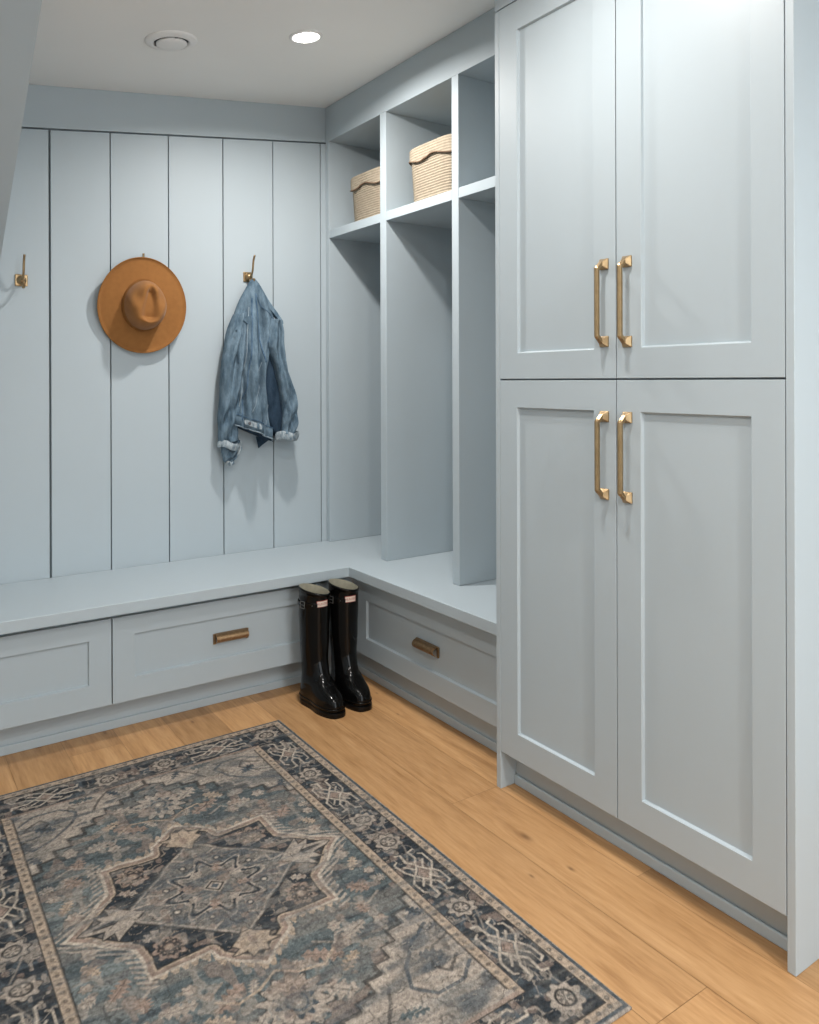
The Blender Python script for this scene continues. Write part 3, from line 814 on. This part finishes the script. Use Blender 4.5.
v = thing('ceiling_vent', 'round white ceiling air vent left of the lit downlight', 'vent', (-.716, -.065, cz(-.716))); v.rotation_euler = (0, sl_ang, 0)
mb = MB(); mb.rings([ring_pts(.085, 0), ring_pts(.085, -.004), ring_pts(.080, -.008), ring_pts(.066, -.012), ring_pts(.060, -.012), ring_pts(.056, -.006), ring_pts(.056, -.001)], True)
mb.build('outer_ring', M['white'], v, smooth=True)
mb = MB(); mb.rings([ring_pts(.0565, -.0010), ring_pts(.0565, -.0030)], True, True, True); mb.build('throat', M['dark'], v)
mb = MB(); mb.rings([ring_pts(.044, -.006), ring_pts(.050, -.010), ring_pts(.050, -.013), ring_pts(.044, -.018), ring_pts(.030, -.020), ring_pts(.004, -.0205)], True, True, True)
mb.build('centre_disc', M['white'], v, smooth=True)
for a_ in (.6, 2.5, 4.7):
    mb = MB(); x_, y_ = .052*math.cos(a_), .052*math.sin(a_); mb.box((x_-.004, y_-.004, -.012), (x_+.004, y_+.004, -.003))
    mb.build('spoke', M['dark'], v)

# ------------------------------------------------------------------ rug
def make_rug():
    W, Lh = .515, .769; cx, cy = -.885, -.918
    st = .0026
    nx = int(2*W/st); ny = int(2*Lh/st)
    xs = np.linspace(-W, W, nx+1); ys = np.linspace(-Lh, Lh, ny+1)
    X, Y = np.meshgrid(xs, ys)
    rng = np.random.RandomState(5)
    def vnoise(sx, sy, seed):
        r = np.random.RandomState(seed); g = r.rand(400, 400)
        u = (X + 3)*sx; v_ = (Y + 3)*sy
        iu = np.floor(u).astype(int); iv = np.floor(v_).astype(int); fu = u - iu; fv = v_ - iv
        fu = fu*fu*(3-2*fu); fv = fv*fv*(3-2*fv); q = lambda a, b: g[a % 400, b % 400]
        return (q(iu, iv)*(1-fu) + q(iu+1, iv)*fu)*(1-fv) + (q(iu, iv+1)*(1-fu) + q(iu+1, iv+1)*fu)*fv
    streak = .5*vnoise(9, 60, 1) + .3*vnoise(22, 150, 2) + .2*vnoise(60, 300, 3)     # runs along x like the weft
    big = .6*vnoise(5, 7, 4) + .4*vnoise(12, 18, 5)
    fine = vnoise(190, 190, 6)
    # hand-drawn wobble
    wx = (vnoise(25, 25, 7) - .5)*.008; wy = (vnoise(25, 25, 8) - .5)*.008
    Xw, Yw = X + wx, Y + wy
    col = {k: np.array(v_) for k, v_ in dict(beige=(.34, .285, .235), tan=(.37, .285, .21), rose=(.27, .195, .155), navy=(.030, .036, .043),
           teal=(.088, .108, .112), lteal=(.19, .212, .207), grey=(.19, .172, .152), char=(.040, .038, .037), cream=(.43, .365, .295), slate=(.066, .080, .092)).items()}
    img = np.zeros(X.shape + (3,))
    def sstep(a, b, x): 
        t_ = np.clip((x - a)/(b - a), 0, 1); return t_*t_*(3-2*t_)
    def paint(mask, c, a=1.0):
        mm = (np.clip(mask, 0, 1)*a)[..., None]; img[:] = img*(1-mm) + (col[c] if isinstance(c, str) else c)*mm
    def fillm(sd, soft=.0022): return 1 - sstep(-soft, soft, sd)      # sd<0 inside
    def linem(d, w, soft=.0018): return 1 - sstep(w - soft*.5, w + soft, np.abs(d))
    def segd(px, py, a, b):
        ax, ay = a; bx, by = b; dx, dy = bx-ax, by-ay; L2 = dx*dx + dy*dy + 1e-12
        t_ = np.clip(((px-ax)*dx + (py-ay)*dy)/L2, 0, 1); return np.hypot(px-ax-t_*dx, py-ay-t_*dy)
    def polyd(px, py, pts, closed=False):
        d = np.full(px.shape, 9.); n = len(pts)
        for i in range(n if closed else n-1): d = np.minimum(d, segd(px, py, pts[i], pts[(i+1) % n]))
        return d
    def inside(px, py, pts):
        c = np.zeros(px.shape, bool); n = len(pts)
        for i in range(n):
            x0, y0 = pts[i]; x1, y1 = pts[(i+1) % n]
            if y0 == y1: continue
            c ^= ((y0 > py) != (y1 > py)) & (px < (x1-x0)*(py-y0)/(y1-y0) + x0)
        return c
    def sdf(px, py, pts): 
        d = polyd(px, py, pts, True); return np.where(inside(px, py, pts), -d, d)
    aX = np.abs(X); My = Yw - .028; aM = np.abs(My); aXw = np.abs(Xw)
    # ---- field ground: teal and navy streaks
    paint(np.ones(X.shape), 'teal'); paint(sstep(.50, .72, streak*.7 + big*.3), 'navy', .85); paint(sstep(.52, .75, 1 - streak*.6 - big*.4), 'lteal', .8)
    paint(sstep(.55, .8, vnoise(7, 30, 21)), 'grey', .6)
    # ---- small scattered flowers and leaves in the field (mirrored four ways)
    def rosette(px, py, x0, y0, r, petals, c_out, c_in, c_core, ring=True):
        dx, dy = px-x0, py-y0; rr = np.hypot(dx, dy); th = np.arctan2(dy, dx)
        rad = r*(1 + .16*np.cos(petals*th))
        paint(fillm(rr - rad*1.10), 'char', .8); paint(fillm(rr - rad), c_out)
        if ring:
            paint(linem(rr - rad*.62, r*.09), c_in); 
            paint(fillm(rr - rad*.5), c_out); paint(fillm(.5*r - rr)*fillm(rr-rad*.95)*(np.cos(petals*th) < -.55), c_in, .8)
            paint(linem(rr - r*.40, r*.08), c_in, .9)
        paint(fillm(rr - r*.2), c_core)
    def leaf(px, py, x0, y0, L_, w_, ang, c, serr=5):
        ca, sa = math.cos(ang), math.sin(ang); u = ((px-x0)*ca + (py-y0)*sa)/L_; v_ = (-(px-x0)*sa + (py-y0)*ca)/w_
        prof_ = np.sqrt(np.clip(1 - u*u, 0, 1))*(1 + .35*np.sin(u*serr*PI))
        m_ = sstep(0, .25, prof_ - np.abs(v_))*(np.abs(u) < 1)
        paint(m_, c)
        paint(m_*linem(v_, .06, .08), 'char', .5)
    for x0, y0, L_, w_, an, c in ((.10, .345, .045, .018, .5, 'rose'), (.19, .315, .035, .017, -.3, 'beige'), (.27, .20, .030, .018, .9, 'rose'), (.305, .115, .026, .012, 2.2, 'tan'),
            (.14, .39, .030, .014, 2.5, 'tan'), (.245, .265, .022, .016, 1.6, 'rose'), (.05, .345, .022, .010, 1.2, 'beige'), (.33, .20, .016, .014, 0, 'beige'), (.20, .37, .028, .013, .2, 'grey')):
        leaf(aXw, aM, x0, y0, L_, w_, an, c)
    for x0, y0, r in ((.30, .07, .016), (.325, .16, .013), (.255, .325, .017), (.16, .28, .014)):
        rosette(aXw, aM, x0, y0, r, 6, 'beige', 'slate', 'rose', False)
    stem = [(.0, .33), (.045, .36), (.09, .37), (.13, .34)]
    paint(linem(polyd(aXw, aM, stem), .0028), 'tan')
    paint(linem(polyd(aXw, aM, [(.10, .30), (.14, .325), (.155, .30), (.21, .30)]), .0025), 'beige', .8)
    paint(linem(polyd(aXw, aM, [(.22, .235), (.26, .26), (.30, .24)]), .0022), 'beige', .7)
    # pendant flower above and below the medallion
    rosette(Xw, aM, 0, .425, .062, 14, 'beige', 'char', 'cream', False)
    rr = np.hypot(Xw, (aM - .425)); th = np.arctan2(aM-.425, Xw)
    paint(fillm(rr - .036*(1 + .18*np.cos(10*th))), 'slate'); paint(linem(rr - .027, .003), 'grey'); paint(fillm(rr - .018), 'grey'); paint(fillm(rr-.008), 'cream')
    leaf(aXw, aM, .085, .445, .035, .020, .7, 'beige', 4)
    # ---- stepped spandrels in the corners: one closed outline per corner
    stair = [(.0, .555), (.045, .540), (.045, .515), (.085, .515), (.085, .490), (.130, .490), (.130, .458), (.170, .458), (.170, .428), (.205, .428), (.205, .395), (.245, .395), (.245, .360), (.285, .360), (.285, .325), (.325, .325), (.325, .288), (.372, .275)]
    sp = sdf(aXw, aM, stair + [(.372, .70), (0, .70)])
    grime = .45*streak + .55*vnoise(16, 34, 71)
    paint(fillm(sp, .003), 'beige'); paint(fillm(sp, .003)*sstep(.42, .70, grime), 'grey', .9); paint(fillm(sp, .003)*sstep(.60, .78, vnoise(11, 40, 72)), 'slate', .75)
    paint(linem(sp, .0040), 'char', .85); paint(linem(sp + .013, .0028), 'cream', .55)
    # spandrel scrollwork
    scr = [(.33, .39), (.27, .42), (.22, .47), (.20, .52), (.235, .56), (.30, .56), (.34, .53)]
    paint(linem(polyd(aXw, aM, scr), .0038), 'slate', .85)
    paint(linem(polyd(aXw, aM, [(.345, .44), (.30, .455), (.27, .50), (.29, .53), (.33, .50)]), .003), 'char', .75)
    paint(linem(polyd(aXw, aM, [(.16, .50), (.13, .55), (.10, .585), (.05, .60)]), .0032), 'char', .7)
    leaf(aXw, aM, .285, .475, .028, .014, .6, 'slate', 4); leaf(aXw, aM, .17, .575, .035, .012, .2, 'teal', 5); leaf(aXw, aM, .33, .345, .022, .012, .9, 'slate', 4); leaf(aXw, aM, .09, .565, .022, .010, 1.0, 'slate', 4)
    org = np.abs(vnoise(34, 34, 80) - .5 + .12*(vnoise(90, 90, 81) - .5))       # thin meandering outlines, like the worn arabesques
    org2 = np.abs(vnoise(46, 46, 82) - .5 + .10*(vnoise(110, 110, 83) - .5))
    thin = lambda o, w_: 1 - sstep(w_*.5, w_, o)
    paint(thin(org, .030)*fillm(sp + .012), 'char', .55); paint(thin(org2, .022)*fillm(sp + .012), 'cream', .45)
    outside = 1 - fillm(sp)
    paint(thin(org, .026)*outside, 'char', .55); paint(thin(org2, .020)*outside*sstep(.4, .6, big), 'lteal', .55)
    paint(sstep(.70, .76, vnoise(38, 38, 84))*outside, 'rose', .5); paint(sstep(.72, .78, vnoise(44, 44, 85))*outside, 'beige', .5)
    # ---- medallion
    poly = [(0, .302), (.080, .234), (.088, .203), (.211, .212), (.217, .108), (.333, 0), (.217, -.108), (.211, -.212), (.088, -.203), (.080, -.234), (0, -.302)]
    poly = poly + [(-x, y) for x, y in poly[::-1]][1:-1]
    sd = sdf(Xw, My, poly)
    # comb fringe outside the left and right flanks
    th = np.arctan2(aM, aXw)
    comb = (np.sin((aM*1.0 + aXw*.55)*2*PI/.0165) > .1)
    fl = (sd > 0)*(sd < .026)*((aXw > .20))*comb
    paint(fl*1.0, 'beige', .9)
    tri = (sd > 0)*(sd < .016*np.abs(np.sin(aXw*PI/.022)))*(aXw <= .20)
    paint(tri*1.0, 'tan', .9)
    paint(fillm(sd), 'navy'); paint(fillm(sd)*sstep(.5, .75, streak*.5 + big*.5), 'char', .8)
    paint(linem(sd + .003, .0048), 'cream'); paint(linem(sd + .0105, .0050), 'rose'); paint(linem(sd + .0178, .0030), 'tan'); paint(linem(sd + .0215, .0016), 'char')
    # corner rosettes
    rosette(aXw, aM, .152, .142, .034, 8, 'rose', 'char', 'tan', True)
    leaf(aXw, aM, .175, .085, .020, .012, .6, 'beige', 3)
    inm = fillm(sd + .024)
    paint(inm*sstep(.66, .74, vnoise(42, 42, 86)), 'beige', .5); paint(inm*thin(org2, .028), 'tan', .5); paint(inm*sstep(.70, .76, vnoise(50, 50, 87)), 'rose', .6)
    # inner lozenge
    dd = aXw/.222 + aM/.205 - 1
    paint(fillm(dd*.15), 'grey', .92); paint(fillm(dd*.15)*sstep(.45, .7, streak), 'slate', .7); paint(linem(dd*.15, .0022), 'char', .9); paint(linem(dd*.15 + .008, .0018), 'beige', .8)
    # palmettes in the four points
    for pts, c in (([(.165, .0), (.200, .030), (.235, .060), (.232, .030), (.262, .042), (.250, .016), (.292, .010), (.305, 0)], 'beige'),
                   ([(0, .170), (.018, .195), (.045, .215), (.034, .228), (.052, .243), (.022, .244), (.016, .268), (0, .258)], 'tan')):
        s_ = sdf(aXw, aM, pts); paint(linem(s_, .0035), 'char', .9); paint(fillm(s_), c)
    s_ = sdf(aXw, aM, [(.218, 0), (.245, .018), (.232, .006), (.275, .004), (.28, 0)]); paint(fillm(s_), 'char')
    paint(linem(polyd(aXw, aM, [(.215, .082), (.25, .065), (.28, .032), (.262, .055)]), .003), 'beige')
    s_ = sdf(aXw, aM, [(0, .195), (.010, .215), (.0, .238)]); paint(fillm(s_), 'rose')
    inl = fillm(dd*.15 + .010)
    paint(inl*thin(org, .040), 'char', .75); paint(inl*thin(org2, .030), 'beige', .55); paint(inl*sstep(.66, .74, vnoise(55, 55, 88)), 'rose', .5)
    # inner flower star
    rr = np.hypot(Xw, My*1.05); th = np.arctan2(My*1.05, Xw)
    lob = .088*(1 + .20*np.cos(8*th + .0) + .06*np.cos(16*th))
    paint(linem(rr - lob*1.13, .0030), 'beige'); paint(linem(rr - lob, .0042), 'navy'); paint(linem(rr - lob*.86, .0022), 'beige', .8)
    paint(fillm(rr - lob*.5)*sstep(.4, .7, streak), 'teal', .6)
    for k in range(8):
        a_ = 2*PI*k/8 + PI/8; px_, py_ = .066*math.cos(a_), .066*math.sin(a_)
        leaf(Xw, My, px_, py_, .018, .010, a_, 'rose' if k % 2 else 'beige', 3)
        px_, py_ = .112*math.cos(a_), .112*math.sin(a_)
        paint(fillm(np.hypot(Xw-px_, My-py_) - .009), 'navy'); paint(fillm(np.hypot(Xw-px_, My-py_) - .005), 'cream')
    sq = np.abs(Xw)/.030 + aM/.026 - 1
    paint(fillm(sq*.02), 'beige'); paint(linem(sq*.02 + .006, .0016), 'char'); paint(fillm(sq*.02 + .013), 'slate')
    for pts in ([(.115, .03), (.145, .045), (.150, .018), (.185, .02)], [(.03, .13), (.055, .145), (.035, .165)]):
        paint(linem(polyd(aXw, aM, pts), .0026), 'beige', .85)
    # ---- borders, measured inwards from the edge
    e = np.minimum(W - aX, Lh - np.abs(Y))
    ew = np.minimum(W - aXw, Lh - np.abs(Yw))
    # coordinate running along the border
    onside = (W - aX) < (Lh - np.abs(Y))
    along = np.where(onside, Y, X)
    mB = e < .170
    inner = (e < .166)*(e >= .140)*((W - aX) < (Lh - np.abs(Y))); endin = (e < .152)*(e >= .140)*((W - aX) >= (Lh - np.abs(Y))); paint(endin*1.0, 'rose', .8); paint(inner*1.0, 'tan'); paint(linem(e - .166, .0020)*((W - aX) < (Lh - np.abs(Y))), 'char', .9); paint(linem(e - .139, .0022), 'char', .95)
    ph = (along/.026) - np.floor(along/.026) - .5
    paint(fillm(np.hypot(ph*.026, (e - .153)*1.0) - .0048)*onside, 'char', .75); paint(fillm(np.hypot(ph*.026, (e - .153)) - .0018)*onside, 'rose', .8)
    main = (e < .138)*1.0
    paint(main, 'navy'); paint(main*sstep(.5, .75, streak*.5+big*.5), 'char', .7); paint(main*sstep(.62, .8, vnoise(50, 50, 40)), 'slate', .9)
    paint(main*sstep(.70, .8, vnoise(45, 45, 41)), 'rose', .55); paint(main*sstep(.73, .8, vnoise(60, 60, 42)), 'beige', .6)
    ec = ew - .088
    paint(main*thin(org, .034), 'beige', .55); paint(main*thin(org2, .026), 'char', .8)
    al = np.where(onside, Yw, Xw); aal = np.abs(al)
    def bmotif(px, sideflag, centers, kind):
        for c0 in centers:
            u = px - c0; v_ = ec; sel = sideflag*(e < .138)*(e > .034)
            if kind == 'ros':
                r_ = np.hypot(u, v_); t_ = np.arctan2(v_, u); rad = .031*(1 + .14*np.cos(8*t_))
                paint(sel*fillm(r_ - rad*1.12), 'char'); paint(sel*fillm(r_ - rad), 'beige'); paint(sel*linem(r_ - .018, .0022), 'char', .9)
                paint(sel*fillm(r_ - .015)*(np.cos(6*t_) > .1), 'char', .7); paint(sel*fillm(r_ - .005), 'beige')
            else:
                dm = np.abs(u)/.030 + np.abs(v_)/.023 - 1
                paint(sel*linem(dm*.02, .0026), 'cream'); paint(sel*linem(dm*.02 + .008, .002), 'rose'); paint(sel*fillm(dm*.02 + .0115), 'rose')
                paint(sel*linem(polyd(np.abs(u), np.abs(v_), [(.034, 0), (.050, .012), (.086, .012), (.090, .026)]), .0024), 'cream', .95)
                paint(sel*linem(polyd(np.abs(u), np.abs(v_), [(.0, .026), (.022, .040), (.060, .040), (.066, .030)]), .0022), 'cream', .9)
                paint(sel*linem(polyd(np.abs(u), np.abs(v_), [(.020, .012), (.040, .026)]), .0022), 'cream', .9)
    side = onside*1.0; end = (~onside)*1.0
    # leafy filling
    paint(main*side*fillm(np.abs(ec - .022*np.sin(al*2*PI/.29)) - .0022), 'beige', .55)
    bmotif(aal, side, (.520, .214), 'dia'); bmotif(aal, side, (.365, .062), 'ros')
    bmotif(aal, end, (.255,), 'dia'); bmotif(aal, end, (.065, .0), 'ros') if False else bmotif(aal, end, (.085,), 'ros')
    # corner rosettes
    cxr, cyr = aXw - (W - .088), np.abs(Yw) - (Lh - .088); r_ = np.hypot(cxr, cyr); t_ = np.arctan2(cyr, cxr)
    paint(fillm(r_ - .036*(1 + .12*np.cos(8*t_))), 'beige'); paint(linem(r_ - .021, .0024), 'char'); paint(fillm(r_ - .017)*(np.cos(6*t_) > 0), 'char', .7)
    paint((e < .034)*1.0, 'tan'); paint(linem(e - .0345, .0018), 'char', .9)
    ph = (along/.031) - np.floor(along/.031) - .5
    paint(fillm(np.hypot(ph*.031, (e - .0235)) - .0055), 'char', .8); paint(fillm(np.hypot(ph*.031, (e - .0235)) - .0022), 'beige', .9)
    paint((e < .0115)*1.0, 'slate'); paint((e < .0045)*1.0, 'beige')
    # ---- wear: weft streaks and fading
    wear = sstep(.50, .80, .55*streak + .45*vnoise(14, 40, 50))
    paint(wear, 'grey', .45); paint(sstep(.55, .8, .5*vnoise(8, 90, 90) + .5*streak), 'slate', .45)
    wear2 = sstep(.58, .85, .5*big + .5*vnoise(30, 120, 51))
    paint(wear2, 'lteal', .20)
    spk = np.random.RandomState(9).rand(*X.shape)
    img = img*.90 + .10*img.mean(-1, keepdims=True)
    img *= (.80 + .55*(fine - .5) + .35*(spk - .5) + .22*streak)[..., None]
    np.clip(img, .01, .8, out=img)
    # ---- mesh: top grid plus skirt
    T = .007
    nyv, nxv = X.shape
    Z = np.full(X.shape, T) + (vnoise(2, 2, 60) - .5)*.002
    eL = np.minimum(W - np.abs(X), Lh - np.abs(Y)); Z -= .002*(1 - sstep(0, .006, eL))
    co = np.stack([X, Y, Z], -1).reshape(-1, 3)
    idx = np.arange(nyv*nxv).reshape(nyv, nxv)
    q = np.stack([idx[:-1, :-1], idx[:-1, 1:], idx[1:, 1:], idx[1:, :-1]], -1).reshape(-1, 4)
    per = np.concatenate([idx[0, :-1], idx[:-1, -1], idx[-1, :0:-1], idx[:0:-1, 0]])
    low = co[per].copy(); low[:, 2] = .0004
    n0 = len(co); co = np.concatenate([co, low]); k = len(per)
    pi = np.arange(k); pj = (pi + 1) % k
    sk = np.stack([per[pi], n0 + pi, n0 + pj, per[pj]], -1)
    faces = np.concatenate([q, sk])
    me = bpy.data.meshes.new('area_rug'); me.vertices.add(len(co)); me.vertices.foreach_set('co', co.astype(np.float32).ravel())
    me.loops.add(len(faces)*4); me.loops.foreach_set('vertex_index', faces.astype(np.int32).ravel())
    me.polygons.add(len(faces)); me.polygons.foreach_set('loop_start', (np.arange(len(faces))*4).astype(np.int32))
    me.update(calc_edges=True)
    ca = me.color_attributes.new('pattern', 'FLOAT_COLOR', 'POINT')
    full = np.concatenate([img.reshape(-1, 3), img.reshape(-1, 3)[per]]); full = np.concatenate([full, np.ones((len(full), 1))], 1)
    ca.data.foreach_set('color', full.astype(np.float32).ravel())
    mt = bpy.data.materials.new('woven_rug'); mt.use_nodes = True; nt = mt.node_tree; bs_ = nt.nodes['Principled BSDF']
    bs_.inputs['Roughness'].default_value = .95; bs_.inputs['Specular IOR Level'].default_value = .1
    at = nt.nodes.new('ShaderNodeAttribute'); at.attribute_name = 'pattern'
    hs = nt.nodes.new('ShaderNodeTexNoise'); hs.inputs['Scale'].default_value = 420; hs.inputs['Detail'].default_value = 3
    tc = nt.nodes.new('ShaderNodeTexCoord'); nt.links.new(tc.outputs['Object'], hs.inputs['Vector'])
    mr = nt.nodes.new('ShaderNodeMapRange'); mr.inputs['From Min'].default_value = .3; mr.inputs['From Max'].default_value = .7; mr.inputs['To Min'].default_value = .82; mr.inputs['To Max'].default_value = 1.18
    nt.links.new(hs.outputs['Fac'], mr.inputs['Value'])
    vs = nt.nodes.new('ShaderNodeVectorMath'); vs.operation = 'SCALE'; nt.links.new(at.outputs['Color'], vs.inputs[0]); nt.links.new(mr.outputs[0], vs.inputs['Scale'])
    nt.links.new(vs.outputs[0], bs_.inputs['Base Color'])
    bp_ = nt.nodes.new('ShaderNodeBump'); bp_.inputs['Strength'].default_value = .35; bp_.inputs['Distance'].default_value = .002
    nt.links.new(hs.outputs['Fac'], bp_.inputs['Height']); nt.links.new(bp_.outputs[0], bs_.inputs['Normal'])
    o = link('area_rug', me, mt); o.location = (cx, cy, 0)
    tag(o, 'worn blue and beige medallion rug lying on the oak floor', 'rug')
make_rug()

# ------------------------------------------------------------------ world, camera
w = bpy.data.worlds.new('World'); bpy.context.scene.world = w; w.use_nodes = True
w.node_tree.nodes['Background'].inputs[0].default_value = (.88, .95, 1, 1); w.node_tree.nodes['Background'].inputs[1].default_value = 2.6
cd = bpy.data.cameras.new('camera'); cam = bpy.data.objects.new('camera', cd); C.objects.link(cam)
bpy.context.scene.camera = cam
yaw, pitch, roll = [math.radians(a) for a in (34.751, -.040, -.166)]
F = Vector((math.sin(yaw), math.cos(yaw), 0)); R = Vector((math.cos(yaw), -math.sin(yaw), 0)); U = Vector((0, 0, 1))
F2 = F*math.cos(pitch) + U*math.sin(pitch); U2 = U*math.cos(pitch) - F*math.sin(pitch)
R3 = R*math.cos(roll) + U2*math.sin(roll); U3 = U2*math.cos(roll) - R*math.sin(roll)
mw = Matrix((R3, U3, -F2)).transposed().to_4x4(); mw.translation = (-1.558, -2.668, 1.189); cam.matrix_world = mw
cd.sensor_fit = 'VERTICAL'; cd.sensor_height = 36; cd.lens = 785.0/1024*36
cd.shift_x = 0; cd.shift_y = -(512 - 381.714)/1024
cd.clip_start = .02
sc = bpy.context.scene
sc.view_settings.view_transform = 'Standard'; sc.view_settings.look = 'None'; sc.view_settings.gamma = 1; sc.view_settings.exposure = .25
sc.view_settings.use_curve_mapping = False
